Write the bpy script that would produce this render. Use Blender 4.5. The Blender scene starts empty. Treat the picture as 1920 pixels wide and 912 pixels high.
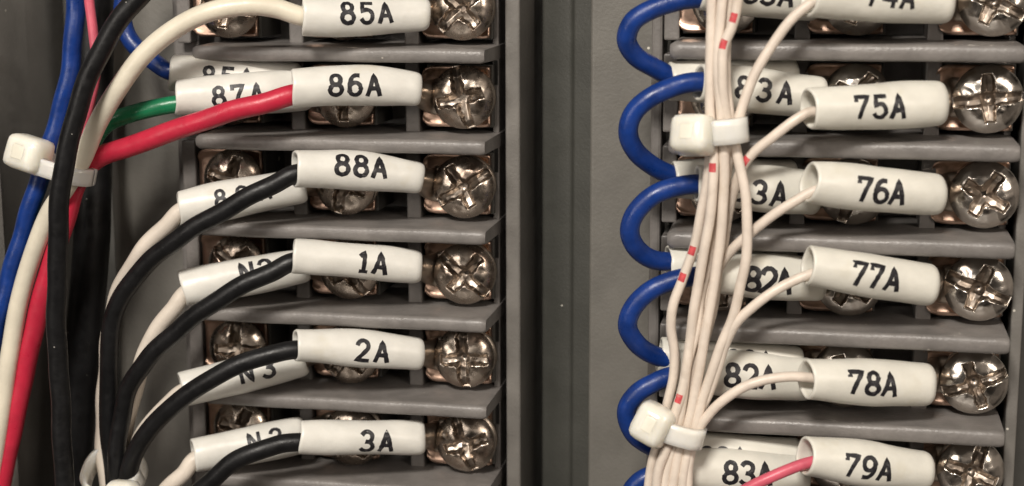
import bpy, bmesh, math, random
import numpy as np
from mathutils import Vector, Matrix
random.seed(7); rng = np.random.default_rng(7)
PI = math.pi
U = 0.001                                   # everything below is written in millimetres; the scene is in metres
scene = bpy.context.scene
C = scene.collection

# ------------------------------------------------------------------ camera
# panel axes: x to the right, z up, h out of the panel towards the viewer (Blender y = -h)
CX, CZ, CH = 63.56849, 10.0712, 152.93888
RM = np.array([[0.980682, -0.002688, -0.195593], [-0.032481, 0.983787, -0.176376], [0.192896, 0.179321, 0.964694]])
FPX = 3002.26
def bl(v): return Vector((v[0]*U, -v[2]*U, v[1]*U))          # (x, z, h) mm -> Blender
cd = bpy.data.cameras.new('camera'); cam = bpy.data.objects.new('camera', cd); C.objects.link(cam)
cd.sensor_width = 36; cd.lens = FPX*36/1920; cd.clip_start = 0.005; cd.clip_end = 20
r_, u_, b_ = (Vector((a[0], -a[2], a[1])) for a in RM)
cam.matrix_world = Matrix(((r_.x, u_.x, b_.x, CX*U), (r_.y, u_.y, b_.y, -CH*U), (r_.z, u_.z, b_.z, CZ*U), (0, 0, 0, 1)))
cd.dof.use_dof = True; cd.dof.focus_distance = 0.158; cd.dof.aperture_fstop = 30
scene.camera = cam
scene.render.resolution_x = 1024; scene.render.resolution_y = 486

# ------------------------------------------------------------------ light and exposure
w = bpy.data.worlds.new('World'); scene.world = w; w.use_nodes = True
bg = w.node_tree.nodes['Background']; bg.inputs[1].default_value = 0.24
# a dim room all round: soft uneven warm surroundings, the same in every direction
wn = w.node_tree.nodes; wl = w.node_tree.links
wt = wn.new('ShaderNodeTexCoord'); wz = wn.new('ShaderNodeTexNoise'); wz.inputs['Scale'].default_value = 1.6; wz.inputs['Detail'].default_value = 2.0
wr = wn.new('ShaderNodeValToRGB'); wl.new(wt.outputs['Generated'], wz.inputs['Vector']); wl.new(wz.outputs['Fac'], wr.inputs['Fac']); wl.new(wr.outputs['Color'], bg.inputs[0])
wr.color_ramp.elements[0].position = 0.36; wr.color_ramp.elements[0].color = (0.02, 0.016, 0.013, 1)
wr.color_ramp.elements[1].position = 0.66; wr.color_ramp.elements[1].color = (0.95, 0.80, 0.67, 1)
def area(name, loc, target, size, power, col):
    ld = bpy.data.lights.new(name, 'AREA'); ld.shape = 'RECTANGLE'; ld.size = size[0]*U; ld.size_y = size[1]*U
    ld.energy = power; ld.color = col
    o = bpy.data.objects.new(name, ld); C.objects.link(o)
    o.location = bl(loc); d = bl(target)-bl(loc); o.rotation_euler = d.to_track_quat('-Z', 'Y').to_euler()
    return o
area('ceiling_lamp', (15, 265, 385), (35, -18, 0), (95, 65), 2.3, (1.0, 0.935, 0.85))
area('left_fill', (-150, 60, 330), (35, -18, 0), (110, 170), 0.30, (1.0, 0.92, 0.83))  # dim fill added out of view on the left, no window known there
area('right_fill', (330, 120, 300), (60, -18, 0), (110, 150), 0.44, (1.0, 0.88, 0.76))  # weak fill added out of view to lighten faces turned to the right
vs = scene.view_settings
vs.view_transform = 'Standard'; vs.look = 'None'; vs.exposure = 0.0; vs.gamma = 1.0
vs.use_curve_mapping = False

# ------------------------------------------------------------------ helpers
def P(px, py, h):
    """point of the scene (x, z, h in mm) whose sight line passes photo pixel (px, py), at height h over the panel"""
    d = RM.T @ np.array([(px-960)/FPX, -(py-456)/FPX, -1.0])
    t = (h-CH)/d[2]
    return np.array([CX+t*d[0], CZ+t*d[1], h])
def topx(p):
    d = RM @ (np.asarray(p)-np.array([CX, CZ, CH])); return 960+FPX*d[0]/-d[2], 456-FPX*d[1]/-d[2]
def mmpx(h): return (CH-h)/FPX*1.0*1.03
ALL = {}
def obj(name, verts, faces, mat, parent=None, origin=None, smooth=True, mats=None):
    """one mesh object from vertices in panel mm; origin also in panel mm"""
    V = np.asarray(verts, float)
    if parent is not None: base = np.array(parent['o_'])
    if origin is None:
        origin = V.mean(axis=0) if parent is None else base
    origin = np.asarray(origin, float)
    W = V-origin
    me = bpy.data.meshes.new(name)
    me.from_pydata([(a[0]*U, -a[2]*U, a[1]*U) for a in W], [], faces)
    if name != 'printed_code':
        bm = bmesh.new(); bm.from_mesh(me); bmesh.ops.recalc_face_normals(bm, faces=bm.faces); bm.to_mesh(me); bm.free()
    me.update()
    if smooth: me.polygons.foreach_set('use_smooth', [True]*len(me.polygons))
    me.materials.append(mat)
    o = bpy.data.objects.new(name, me); C.objects.link(o)
    o['o_'] = list(map(float, origin))
    if parent is None: o.location = bl(origin)
    else:
        o.parent = parent; o.location = bl(origin-base)
    return o
def link_copy(src, name, parent, origin):
    """a copy sharing the mesh of src, placed at origin (panel mm) under parent"""
    o = bpy.data.objects.new(name, src.data); C.objects.link(o); o.parent = parent
    o['o_'] = list(map(float, origin)); o.location = bl(np.asarray(origin)-np.array(parent['o_']))
    return o
def thing(name, label, cat, origin, group=None, kind=None):
    o = bpy.data.objects.new(name, None); C.objects.link(o); o.empty_display_size = 0.002
    o.location = bl(origin); o['o_'] = list(map(float, origin))
    return tag(o, label, cat, group, kind)
def tag(o, label, cat=None, group=None, kind=None):
    o['label'] = label
    if cat: o['category'] = cat
    if group: o['group'] = group
    if kind: o['kind'] = kind
    return o
def struct(o, label):
    o['kind'] = 'structure'; o['label'] = label
    return o

# ------------------------------------------------------------------ materials
def M(name, col, rough=0.5, metal=0.0, var=0.12, vscale=900, bump=0.0, bscale=4000, sss=0.0, sssr=(1, .9, .8), sssd=0.6,
      coat=0.0, tint=None, tintscale=350, tintrange=(0.5, 0.7), specks=0.0, speckcol=(0.6, 0.57, 0.5), speckscale=900, spec=0.5, rvar=0.08, trans=0.0):
    m = bpy.data.materials.new(name); m.use_nodes = True
    nt = m.node_tree; N = nt.nodes; L = nt.links
    b = N['Principled BSDF']
    tc = N.new('ShaderNodeTexCoord')
    oi = N.new('ShaderNodeObjectInfo')
    mp = N.new('ShaderNodeVectorMath'); mp.operation = 'ADD'; L.new(tc.outputs['Object'], mp.inputs[0])
    sc_ = N.new('ShaderNodeVectorMath'); sc_.operation = 'SCALE'; L.new(oi.outputs['Location'], sc_.inputs[0]); sc_.inputs['Scale'].default_value = 1.7
    L.new(sc_.outputs[0], mp.inputs[1]); vec = mp.outputs[0]
    def noise(s, d=4.0, r=0.6):
        n = N.new('ShaderNodeTexNoise'); n.inputs['Scale'].default_value = s; n.inputs['Detail'].default_value = d
        n.inputs['Roughness'].default_value = r; L.new(vec, n.inputs['Vector']); return n.outputs['Fac']
    def ramp(f, a, bb):
        r = N.new('ShaderNodeMapRange'); r.inputs['From Min'].default_value = a; r.inputs['From Max'].default_value = bb
        r.clamp = True; r.interpolation_type = 'SMOOTHSTEP'; L.new(f, r.inputs['Value']); return r.outputs['Result']
    def mix(f, a, bb):
        x = N.new('ShaderNodeMix'); x.data_type = 'RGBA'
        if isinstance(f, float): x.inputs['Factor'].default_value = f
        else: L.new(f, x.inputs['Factor'])
        for s, v in ((x.inputs[6], a), (x.inputs[7], bb)):
            if isinstance(v, tuple): s.default_value = (*v, 1)
            else: L.new(v, s)
        return x.outputs[2]
    n1 = noise(vscale)
    c = mix(ramp(n1, 0.3, 0.7), tuple(k*(1-var) for k in col), tuple(min(1, k*(1+var)) for k in col))
    if tint: c = mix(ramp(noise(tintscale, 3), *tintrange), c, tint)
    if specks:
        v = N.new('ShaderNodeTexVoronoi'); v.inputs['Scale'].default_value = speckscale; L.new(vec, v.inputs['Vector'])
        sel = N.new('ShaderNodeMath'); sel.operation = 'LESS_THAN'; L.new(v.outputs['Distance'], sel.inputs[0]); sel.inputs[1].default_value = 0.085
        big = N.new('ShaderNodeSeparateColor'); L.new(v.outputs['Color'], big.inputs[0])
        pick = N.new('ShaderNodeMath'); pick.operation = 'LESS_THAN'; L.new(big.outputs[0], pick.inputs[0]); pick.inputs[1].default_value = specks
        mm_ = N.new('ShaderNodeMath'); mm_.operation = 'MULTIPLY'; L.new(sel.outputs[0], mm_.inputs[0]); L.new(pick.outputs[0], mm_.inputs[1])
        c = mix(mm_.outputs[0], c, speckcol)
    L.new(c, b.inputs['Base Color'])
    b.inputs['Metallic'].default_value = metal
    rr = N.new('ShaderNodeMapRange'); L.new(noise(vscale*1.7, 5), rr.inputs['Value'])
    rr.inputs['From Min'].default_value = 0.3; rr.inputs['From Max'].default_value = 0.7
    rr.inputs['To Min'].default_value = max(0.03, rough-rvar); rr.inputs['To Max'].default_value = min(1, rough+rvar)
    L.new(rr.outputs['Result'], b.inputs['Roughness'])
    b.inputs['Specular IOR Level'].default_value = spec
    if sss:
        b.inputs['Subsurface Weight'].default_value = sss; b.inputs['Subsurface Radius'].default_value = sssr
        b.inputs['Subsurface Scale'].default_value = sssd*U
    if coat:
        b.inputs['Coat Weight'].default_value = coat; b.inputs['Coat Roughness'].default_value = 0.2
    if trans: b.inputs['Transmission Weight'].default_value = trans
    if bump:
        bp = N.new('ShaderNodeBump'); bp.inputs['Strength'].default_value = 1.0; bp.inputs['Distance'].default_value = bump*U
        L.new(noise(bscale, 4), bp.inputs['Height']); L.new(bp.outputs['Normal'], b.inputs['Normal'])
    return m
m_panel = M('grey_painted_panel', (0.152, 0.144, 0.129), 0.42, var=0.09, vscale=160, bump=0.04, bscale=2500, specks=0.035, speckscale=620)
m_rail = M('grey_rail_plastic', (0.168, 0.158, 0.145), 0.42, var=0.10, vscale=200, bump=0.04, bscale=3000, specks=0.03, speckscale=700)
m_dark = M('dark_grey_plastic', (0.085, 0.082, 0.075), 0.55, var=0.1, vscale=260, bump=0.03, bscale=3000, specks=0.04, speckscale=300)
m_block = M('grey_terminal_plastic', (0.178, 0.165, 0.156), 0.38, var=0.15, vscale=330, bump=0.05, bscale=2600, specks=0.05, speckscale=700, speckcol=(0.4, 0.37, 0.33))
m_strip = M('dark_grey_green_plastic', (0.058, 0.058, 0.051), 0.45, var=0.1, vscale=200, bump=0.03, bscale=3000, specks=0.02, speckscale=700)
m_slot_shade = M('black_slot_shade', (0.012, 0.011, 0.010), 0.7)
m_sleeve = M('white_marker_sleeve', (0.72, 0.705, 0.655), 0.36, var=0.05, vscale=350, bump=0.05, bscale=700, sss=0.12, sssd=0.5, tint=(0.66, 0.63, 0.545), tintscale=240, tintrange=(0.58, 0.8), rvar=0.06)
m_sleeve2 = M('ivory_marker_sleeve', (0.72, 0.70, 0.63), 0.36, var=0.05, vscale=350, bump=0.05, bscale=700, sss=0.12, sssd=0.5, tint=(0.65, 0.615, 0.515), tintscale=240, tintrange=(0.55, 0.8), rvar=0.06)
m_ink = M('black_print_ink', (0.012, 0.011, 0.014), 0.45, var=0.3, vscale=2500, tint=(0.10, 0.095, 0.10), tintscale=2200, tintrange=(0.52, 0.78))
m_black = M('black_wire_insulation', (0.0065, 0.0065, 0.0072), 0.42, spec=0.36, var=0.3, vscale=600, bump=0.04, bscale=1500, specks=0.07, speckscale=1100, speckcol=(0.25, 0.24, 0.22), rvar=0.1)
m_cream = M('cream_wire_insulation', (0.73, 0.675, 0.555), 0.36, var=0.07, vscale=300, bump=0.04, bscale=1300, sss=0.08, specks=0.03, speckscale=700, speckcol=(0.25, 0.2, 0.14))
m_thin = M('thin_cream_insulation', (0.72, 0.63, 0.545), 0.40, var=0.08, vscale=400, bump=0.04, bscale=1800, sss=0.08, tint=(0.58, 0.49, 0.40), tintscale=300, tintrange=(0.55, 0.8))
m_white = M('white_wire_insulation', (0.68, 0.61, 0.53), 0.4, var=0.07, vscale=300, bump=0.04, bscale=1300, sss=0.08)
m_blue = M('blue_wire_insulation', (0.006, 0.034, 0.19), 0.36, var=0.2, vscale=500, bump=0.05, bscale=1500, specks=0.05, speckscale=900, speckcol=(0.10, 0.13, 0.3), rvar=0.1)
m_red = M('red_wire_insulation', (0.50, 0.022, 0.052), 0.38, rvar=0.14, var=0.1, vscale=400, bump=0.04, bscale=1300)
m_green = M('green_wire_insulation', (0.010, 0.16, 0.068), 0.3, var=0.15, vscale=400, bump=0.04, bscale=1300)
m_pink = M('pink_wire_insulation', (0.62, 0.11, 0.16), 0.38, var=0.1, vscale=400, bump=0.04, bscale=1300)
m_mark = M('red_stripe_ink', (0.58, 0.07, 0.08), 0.5, var=0.2, vscale=1500, tint=(0.66, 0.34, 0.29), tintscale=2500, tintrange=(0.55, 0.75))
m_tie = M('natural_nylon', (0.84, 0.81, 0.71), 0.22, var=0.05, vscale=350, bump=0.04, bscale=900, sss=0.7, sssr=(1, .92, .75), sssd=2.2)
m_pawl = M('nylon_pawl', (0.78, 0.75, 0.64), 0.3, var=0.05, vscale=350)
m_screw = M('tarnished_nickel', (0.51, 0.44, 0.375), 0.27, metal=1.0, var=0.12, vscale=500, bump=0.02, bscale=1700, tint=(0.44, 0.33, 0.26), tintscale=420, tintrange=(0.5, 0.75), rvar=0.12)
m_screw2 = M('bright_nickel', (0.72, 0.67, 0.61), 0.20, metal=1.0, var=0.10, vscale=500, bump=0.018, bscale=1700, tint=(0.55, 0.44, 0.35), tintscale=420, tintrange=(0.56, 0.8), rvar=0.06)
m_recess = M('recess_shade_metal', (0.30, 0.255, 0.215), 0.34, metal=1.0, var=0.25, vscale=900, bump=0.03, bscale=1800)  # darker than the head: the shade of the recess is put into its colour
m_plate = M('coppery_clamp_plate', (0.50, 0.345, 0.265), 0.36, metal=1.0, var=0.2, vscale=500, bump=0.02, bscale=1800, tint=(0.16, 0.11, 0.08), tintscale=500, tintrange=(0.5, 0.75))
m_lug = M('tinned_lug', (0.42, 0.36, 0.30), 0.36, metal=0.9, var=0.15, vscale=500, bump=0.03, bscale=1500, tint=(0.25, 0.18, 0.13), tintscale=500, tintrange=(0.55, 0.8))

# ------------------------------------------------------------------ the setting: back panel and the profiles that run up it
ZT, ZB = 34.0, -84.0
def extrude(name, prof, mat, z0=ZB, z1=ZT, parent=None, smooth=False):
    """closed (x, h) profile extruded along z"""
    n = len(prof)
    V = [(x, z0, h) for x, h in prof]+[(x, z1, h) for x, h in prof]
    F = [(i, (i+1) % n, n+(i+1) % n, n+i) for i in range(n)]
    F += [tuple(range(n))[::-1], tuple(range(n, 2*n))]
    return obj(name, V, F, mat, parent=parent, smooth=smooth)
def rounded(pts, rad, seg=4):
    """round the corners of a closed polygon; rad: one radius per corner"""
    out = []; n = len(pts)
    for i in range(n):
        p = np.array(pts[i], float); a = np.array(pts[i-1], float); b = np.array(pts[(i+1) % n], float)
        r = rad[i] if isinstance(rad, (list, tuple)) else rad
        if r <= 0: out.append(tuple(p)); continue
        da = (a-p)/np.linalg.norm(a-p); db = (b-p)/np.linalg.norm(b-p)
        for k in range(seg+1):
            t = k/seg; q = (1-t)**2*(p+da*r)+2*t*(1-t)*p+t*t*(p+db*r)
            out.append(tuple(q))
    return out
o = obj('back_panel', [(-70, ZB-10, -20), (130, ZB-10, -20), (130, ZT+10, -20), (-70, ZT+10, -20), (-70, ZB-10, -22), (130, ZB-10, -22), (130, ZT+10, -22), (-70, ZT+10, -22)],
        [(0, 1, 2, 3), (7, 6, 5, 4), (0, 4, 5, 1), (1, 5, 6, 2), (2, 6, 7, 3), (3, 7, 4, 0)], m_dark, smooth=False)
struct(o, 'dark grey back panel behind the terminal blocks')
def X(px, h, py=456): return P(px, py, h)[0]
# raised grey wall of the wiring duct at the far left
xl = X(8, -3); xr = X(104, -15)
pr = [(-60, -19.9), (xr, -19.9)]+[(xl+(xr-xl)*math.cos(math.radians(a)), -15+12*math.sin(math.radians(a))) for a in range(0, 91, 6)]+[(-60, -3)]
tag(extrude('duct_wall', pr, m_rail, smooth=True), 'smooth grey duct wall running up the left edge', 'duct wall')
# grey mounting base under the left block
pr = rounded([(X(212, -11), -19.9), (X(360, -11), -19.9), (X(360, -11), -11), (X(212, -11), -11)], [0, 0, 0.2, 0.5])
tag(extrude('mounting_strip', pr, m_panel), 'flat grey mounting strip left of the left terminal block', 'mounting strip')
# rail between the blocks
xa = X(948, -7); xb = X(975, -7)
pr = rounded([(xa, -19.9), (xb, -19.9), (xb, -7), (xa, -7)], [0, 0, 0.35, 0.25])
tag(extrude('side_rail', pr, m_rail), 'narrow grey rail along the right side of the left terminal block', 'rail')
# stepped plate carrying the right block
x0 = X(1015, -13.5); x1 = X(1071, -12.9); x2 = X(1075, -12.6); x3 = X(1107, -11.8)
pr = rounded([(x0, -19.9), (x3, -19.9), (x3, -11.9), (x2, -12.5), (x1, -13.0), (x0, -13.8)], [0, 0, .1, .2, .3, .35])
tag(extrude('channel_strip', pr, m_strip), 'dark grey channel strip between the narrow rail and the right plate', 'strip')
pr = rounded([(x3+0.03, -19.9), (48.5, -19.9), (48.5, -10.4), (x3+0.03, -10.6)], [0, 0, 0, .45])
tag(extrude('mounting_plate', pr, m_panel), 'wide flat grey plate left of the right terminal block', 'plate')
# rail on the far right
xa = X(1892, -4, 650); xb = X(1914, -4, 650)
pr = rounded([(xa, -19.9), (xb, -19.9), (xb, -3.6), (xa, -3.6)], [0, 0, 0.25, 0.25])
rl = extrude('end_rail', pr, m_rail); tag(rl, 'narrow grey rail along the right side of the right terminal block', 'rail')

# ------------------------------------------------------------------ terminal blocks
PITCH = 9.0
def box_faces(): return [(0, 1, 2, 3), (7, 6, 5, 4), (0, 4, 5, 1), (1, 5, 6, 2), (2, 6, 7, 3), (3, 7, 4, 0)]
def bev_mesh(x0, x1, z0, z1, h0, h1, b=0.25, seg=2, taper=0.0):
    """box with rounded front edges (bmesh bevel)"""
    import bmesh
    bm = bmesh.new()
    vs_ = [bm.verts.new(v) for v in ((x0, z0, h0), (x1, z0, h0), (x1, z1, h0), (x0, z1, h0), (x0+taper, z0+taper, h1), (x1-taper, z0+taper, h1), (x1-taper, z1-taper, h1), (x0+taper, z1-taper, h1))]
    for f in ((3, 2, 1, 0), (4, 5, 6, 7), (0, 1, 5, 4), (1, 2, 6, 5), (2, 3, 7, 6), (3, 0, 4, 7)): bm.faces.new([vs_[i] for i in f])
    es = [e for e in bm.edges if not all(abs(v.co.z-h0) < 1e-6 for v in e.verts)]
    bmesh.ops.bevel(bm, geom=es, offset=b, segments=seg, affect='EDGES', profile=0.5)
    bm.verts.index_update()
    V = [tuple(v.co) for v in bm.verts]; F = [tuple(v.index for v in f.verts) for f in bm.faces]
    bm.free(); return V, F
def barrier_mesh(L, t, depth):
    """ridge between two rows: crowned edge, rounded left nose, slightly rounded right end; origin at left end of its crest"""
    sec = []                                       # (z, h) section, wide foot -> crown
    sec += [(-t/2-0.22, -depth), (-t/2-0.05, -0.45)]
    for k in range(0, 7):
        a = PI-PI*k/6; sec.append((math.cos(a)*t/2, -0.30+0.30*math.sin(a)))
    sec += [(t/2+0.05, -0.45), (t/2+0.22, -depth)]
    n = len(sec); V = []; F = []
    xs = [0.0, 0.12, 0.4, 1.0, 2.0]+list(np.linspace(4, L-2, 8))+[L-0.5, L-0.15, L]
    for x in xs:
        dl = 0.0; ts = 1.0
        if x < 0.4: dl = 0.28*(1-x/0.4); ts = 0.72+0.28*x/0.4
        if x > L-0.3: dl = 0.16*(x-(L-0.3))/0.3; ts = 1-0.15*(x-(L-0.3))/0.3
        wob = 0.03*math.sin(x*0.55+1.0)
        for z, h in sec: V.append((x, z*ts+wob, h-(dl if h > -1 else 0)))
    for i in range(len(xs)-1):
        for k in range(n-1):
            a = i*n+k; F.append((a, a+1, a+n+1, a+n))
    for st in (0, (len(xs)-1)*n):                   # flat ends with vertices of their own
        k = len(V); V += V[st:st+n]; F.append(tuple(range(k, k+n)))
    return V, F
def screw_mesh(r=3.2, hgt=1.75, seed=0, slot=True):
    """pan head with cross recess and a driver slot, as a fine height field with a skirt"""
    g = np.random.default_rng(seed)
    nr, na = 54, 180
    q = g.uniform(0, 6, 8); wide = g.uniform(0.9, 1.15); deep = g.uniform(0.8, 1.1); dings = [(g.uniform(-2.2, 2.2), g.uniform(-2.2, 2.2), g.uniform(0.25, 0.6), g.uniform(-0.12, 0.10)) for _ in range(7)]
    V = [(0, 0, 0)]; F = []
    rad = [r*(i/nr)**0.9 for i in range(1, nr+1)]
    def hf(x, y):
        d = math.hypot(x, y)/r
        h = hgt*(1-0.36*d*d-0.30*d**6)             # crown
        def sd_cut(hh, wd, ln, dp, u, v, soft=0.10):
            wd = wd*wide*(1+0.12*math.sin(v*3.1+q[0]+(1 if u > 0 else 0)*q[1])+0.06*math.sin(v*7.3+q[2])); ln = ln*(0.92+0.1*math.sin(q[3]+(2 if v > 0 else 0))); dp = dp*deep
            e = min((wd-abs(u))/soft, (ln-abs(v))/soft)
            e = max(0.0, min(1.0, 0.5+e*0.5)); e = e*e*(3-2*e)
            vv = 1-0.22*min(1, abs(u)/wd)
            return hh-e*dp*vv*(1-0.62*min(1, abs(v)/ln)**1.3)
        a = h
        a1 = sd_cut(h, 0.56-0.10*min(1, abs(y)/2.4), 2.55, 1.75, x, y, 0.11)
        a2 = sd_cut(h, 0.56-0.10*min(1, abs(x)/2.4), 2.55, 1.75, y, x, 0.11)
        a = min(a1, a2)
        if d < 0.34: a = min(a, h-1.75*(1-(d/0.34)**2.5))
        if slot:
            e = max(0.0, min(1.0, 0.5+(0.46-abs(x))/0.22)); e = e*e*(3-2*e)
            a = min(a, h-e*(0.85-0.5*abs(x)))
        return a
    ph = g.uniform(0, 6, 6)
    def z(x, y):
        # worn, slightly dished and dinged surface
        dd = sum(a*math.exp(-((x-px_)**2+(y-py_)**2)/(w_*w_)) for px_, py_, w_, a in dings)
        return hf(x, y)+dd+0.03*math.sin(x*2.1+ph[0])*math.sin(y*1.9+ph[1])+0.014*math.sin(x*5.3+ph[2])*math.sin(y*4.7+ph[3])
    V[0] = (0, 0, z(0, 0))
    for i in range(nr):
        for k in range(na):
            a = 2*PI*k/na; x = rad[i]*math.cos(a); y = rad[i]*math.sin(a)
            V.append((x, y, z(x, y)))
    for k in range(na): F.append((0, 1+k, 1+(k+1) % na))
    for i in range(nr-1):
        for k in range(na):
            a = 1+i*na+k; b = 1+i*na+(k+1) % na
            F.append((a, a+na, b+na, b))
    base = 1+(nr-1)*na
    for lev, (rr, hh) in enumerate(((r*1.005, 0.30), (r*0.96, 0.0))):
        st = len(V)
        for k in range(na):
            a = 2*PI*k/na; V.append((rr*math.cos(a), rr*math.sin(a), hh))
        for k in range(na): F.append((base+k, st+k, st+(k+1) % na, base+(k+1) % na))
        base = st
    F.append(tuple(range(base, base+na))[::-1])
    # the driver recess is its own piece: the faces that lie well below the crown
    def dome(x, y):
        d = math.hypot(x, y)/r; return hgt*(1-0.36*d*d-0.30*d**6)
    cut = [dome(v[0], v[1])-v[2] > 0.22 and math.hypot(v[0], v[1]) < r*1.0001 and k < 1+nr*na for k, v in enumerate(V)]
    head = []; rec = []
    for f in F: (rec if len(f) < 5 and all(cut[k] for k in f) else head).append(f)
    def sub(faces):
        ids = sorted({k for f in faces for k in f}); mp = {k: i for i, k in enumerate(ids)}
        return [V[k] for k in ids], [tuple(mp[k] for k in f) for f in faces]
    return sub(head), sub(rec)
def plate_mesh(x0=-4.7, x1=2.35, zh=3.1, th=0.6, lip=0.35):
    """square clamp plate whose upper and lower edges turn up; rounded corners at the left"""
    sec = []
    for k in range(17):
        t = -1+2*k/16; z = t*zh; e = max(0, (abs(t)-0.72)/0.28)
        sec.append((z, lip*e*e))
    n = len(sec); xs = np.concatenate([[x0, x0+.1, x0+.25, x0+.5, x0+.9, x0+1.3], np.linspace(x0+2, x1-1, 5), [x1-.6, x1-.25, x1]])
    V = []; F = []
    for x in xs:
        e = max(0, 1-(x-x0)/1.3); nar = 1-0.30*(1-math.sqrt(max(0, 1-e*e)))
        e2 = max(0, 1-(x1-x)/0.6); nar *= 1-0.10*(1-math.sqrt(max(0, 1-e2*e2)))
        up = 0.35*max(0, 1-(x-x0)/0.5)**2
        for z, h in sec: V.append((x, z*nar, h+th-up*0.6))
    m = len(V)
    for x in xs:
        e = max(0, 1-(x-x0)/1.3); nar = 1-0.30*(1-math.sqrt(max(0, 1-e*e)))
        for z, h in sec: V.append((x, z*nar, h))
    for i in range(len(xs)-1):
        for k in range(n-1):
            a = i*n+k; F.append((a, a+n, a+n+1, a+1)); F.append((m+a, m+a+1, m+a+n+1, m+a+n))
    for i in range(len(xs)-1):
        a = i*n; F.append((a, m+a, m+a+n, a+n)); a = i*n+n-1; F.append((a, a+n, m+a+n, m+a))
    for k in range(n-1):
        F.append((k, k+1, m+k+1, m+k)); a = (len(xs)-1)*n+k; F.append((a, m+a, m+a+1, a+1))
    return V, F

def build_block(label, ox, oz, oh, L, cols, posts, left_over, rows, mscrew, plate_mat, seed):
    g = random.Random(seed)
    b = thing('terminal_block', label, 'terminal block', (ox+L/2, oz-22, oh-12), 'barrier terminal blocks')
    z1 = oz-PITCH*rows[0]+0.9; z0 = oz-PITCH*rows[1]-0.9
    V, F = bev_mesh(ox-left_over, ox+L-0.12, z0, z1, oh-19.8, oh-13, 0.1)
    obj('base', V, F, m_block, b, smooth=False)
    V, F = bev_mesh(ox-left_over, ox-2.6, z0+0.1, z1-0.1, oh-13.05, oh-8.2, 0.3)
    obj('end_ledge', V, F, m_block, b, smooth=False)
    V, F = bev_mesh(ox+L-0.75, ox+L-0.1, z0+0.1, z1-0.1, oh-13.05, oh-7.6, 0.15)
    obj('end_ledge', V, F, m_block, b, smooth=False)
    V, F = barrier_mesh(L, 1.35 if seed == 11 else 1.5, 13.02)
    first = None
    for i in range(rows[0], rows[1]+1):
        org = (ox, oz-PITCH*i, oh)
        if first is None:
            first = obj('barrier', [np.array(v)+org for v in V], F, m_block, b, origin=org)
        else: link_copy(first, 'barrier', b, org)
    nV, nF = bev_mesh(-0.2, 0.2, -1.5, 1.0, -0.4, 0.05, 0.04)  # slots are raised black boxes; the black stands in for shade inside them
    n0 = None
    for i in range(rows[0], rows[1]):
        org = (ox+L-0.38, oz-PITCH*i-1.9, oh-7.6)
        if n0 is None: n0 = obj('slot_shade', [np.array(v)+org for v in nV], nF, m_slot_shade, b, origin=org, smooth=False)
        else: link_copy(n0, 'slot_shade', b, org)
    pV, pF = bev_mesh(-0.75, 0.75, -3.85, 3.85, -13.02, -6.4, 0.18)
    ped, pedF = bev_mesh(-4.4, 2.6, -3.2, 3.2, -13.02, -7.0, 0.1)
    post0 = ped0 = plate0 = None
    sms = [screw_mesh(seed=k+seed, slot=(k not in (1, 4))) for k in range(5)]; sc0 = [None]*5; rc0 = [None]*5
    plV, plF = plate_mesh()
    for i in range(rows[0], rows[1]):
        zc = oz-PITCH*i-PITCH/2
        for px_ in posts:
            org = (px_, zc, oh)
            if post0 is None: post0 = obj('partition', [np.array(v)+org for v in pV], pF, m_block, b, origin=org, smooth=False)
            else: link_copy(post0, 'partition', b, org)
        for ci, cx_ in enumerate(cols):
            if i == rows[0] and ci == 0 and False: continue
            org = (cx_, zc, oh)
            if ped0 is None: ped0 = obj('terminal_seat', [np.array(v)+org for v in ped], pedF, m_dark, b, origin=org, smooth=False)
            else: link_copy(ped0, 'terminal_seat', b, org)
            k = g.randrange(5)
            hs = -4.9+g.uniform(-0.15, 0.15)
            org = (cx_+g.uniform(-0.12, 0.12), zc+g.uniform(-0.12, 0.12), oh+hs)
            if sc0[k] is None:
                s = obj('screw', [np.array(v)+org for v in sms[k][0][0]], sms[k][0][1], mscrew, b, origin=org); sc0[k] = s
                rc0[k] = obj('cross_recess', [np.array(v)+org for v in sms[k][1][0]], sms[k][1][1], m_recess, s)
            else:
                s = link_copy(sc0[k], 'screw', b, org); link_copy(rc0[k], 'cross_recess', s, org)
            a = g.uniform(0, PI)
            ty, tx = g.uniform(-0.05, 0.05), g.uniform(-0.05, 0.05)
            s.rotation_euler = (tx, -a, ty)
            # the plate is the screw's own captive washer
            po = np.array((cx_, zc, oh-7.0))
            if plate0 is None: pl = obj('clamp_plate', [np.array(v)+po for v in plV], plF, plate_mat, b, origin=po); plate0 = pl
            else: pl = link_copy(plate0, 'clamp_plate', b, po)
    return b
LB = build_block('left grey terminal block holding the sleeves 85A to 3A', 0, 0, 0, 30.23, (2.4, 14.75, 27.1), (-3.4, 8.95, 21.3), 5.4, (-1, 6), m_screw, m_plate, 11)
RBX, RBZ, RBH, RBL = 48.547, 0.841, 2.471, 31.946
RB = build_block('right grey terminal block holding the sleeves 74A to 79A', RBX, RBZ, RBH, RBL, (53.5, 65.75, 77.9), (48.1, 60.6, 72.95), 1.5, (-1, 6), m_screw2, m_plate, 23)

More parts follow.
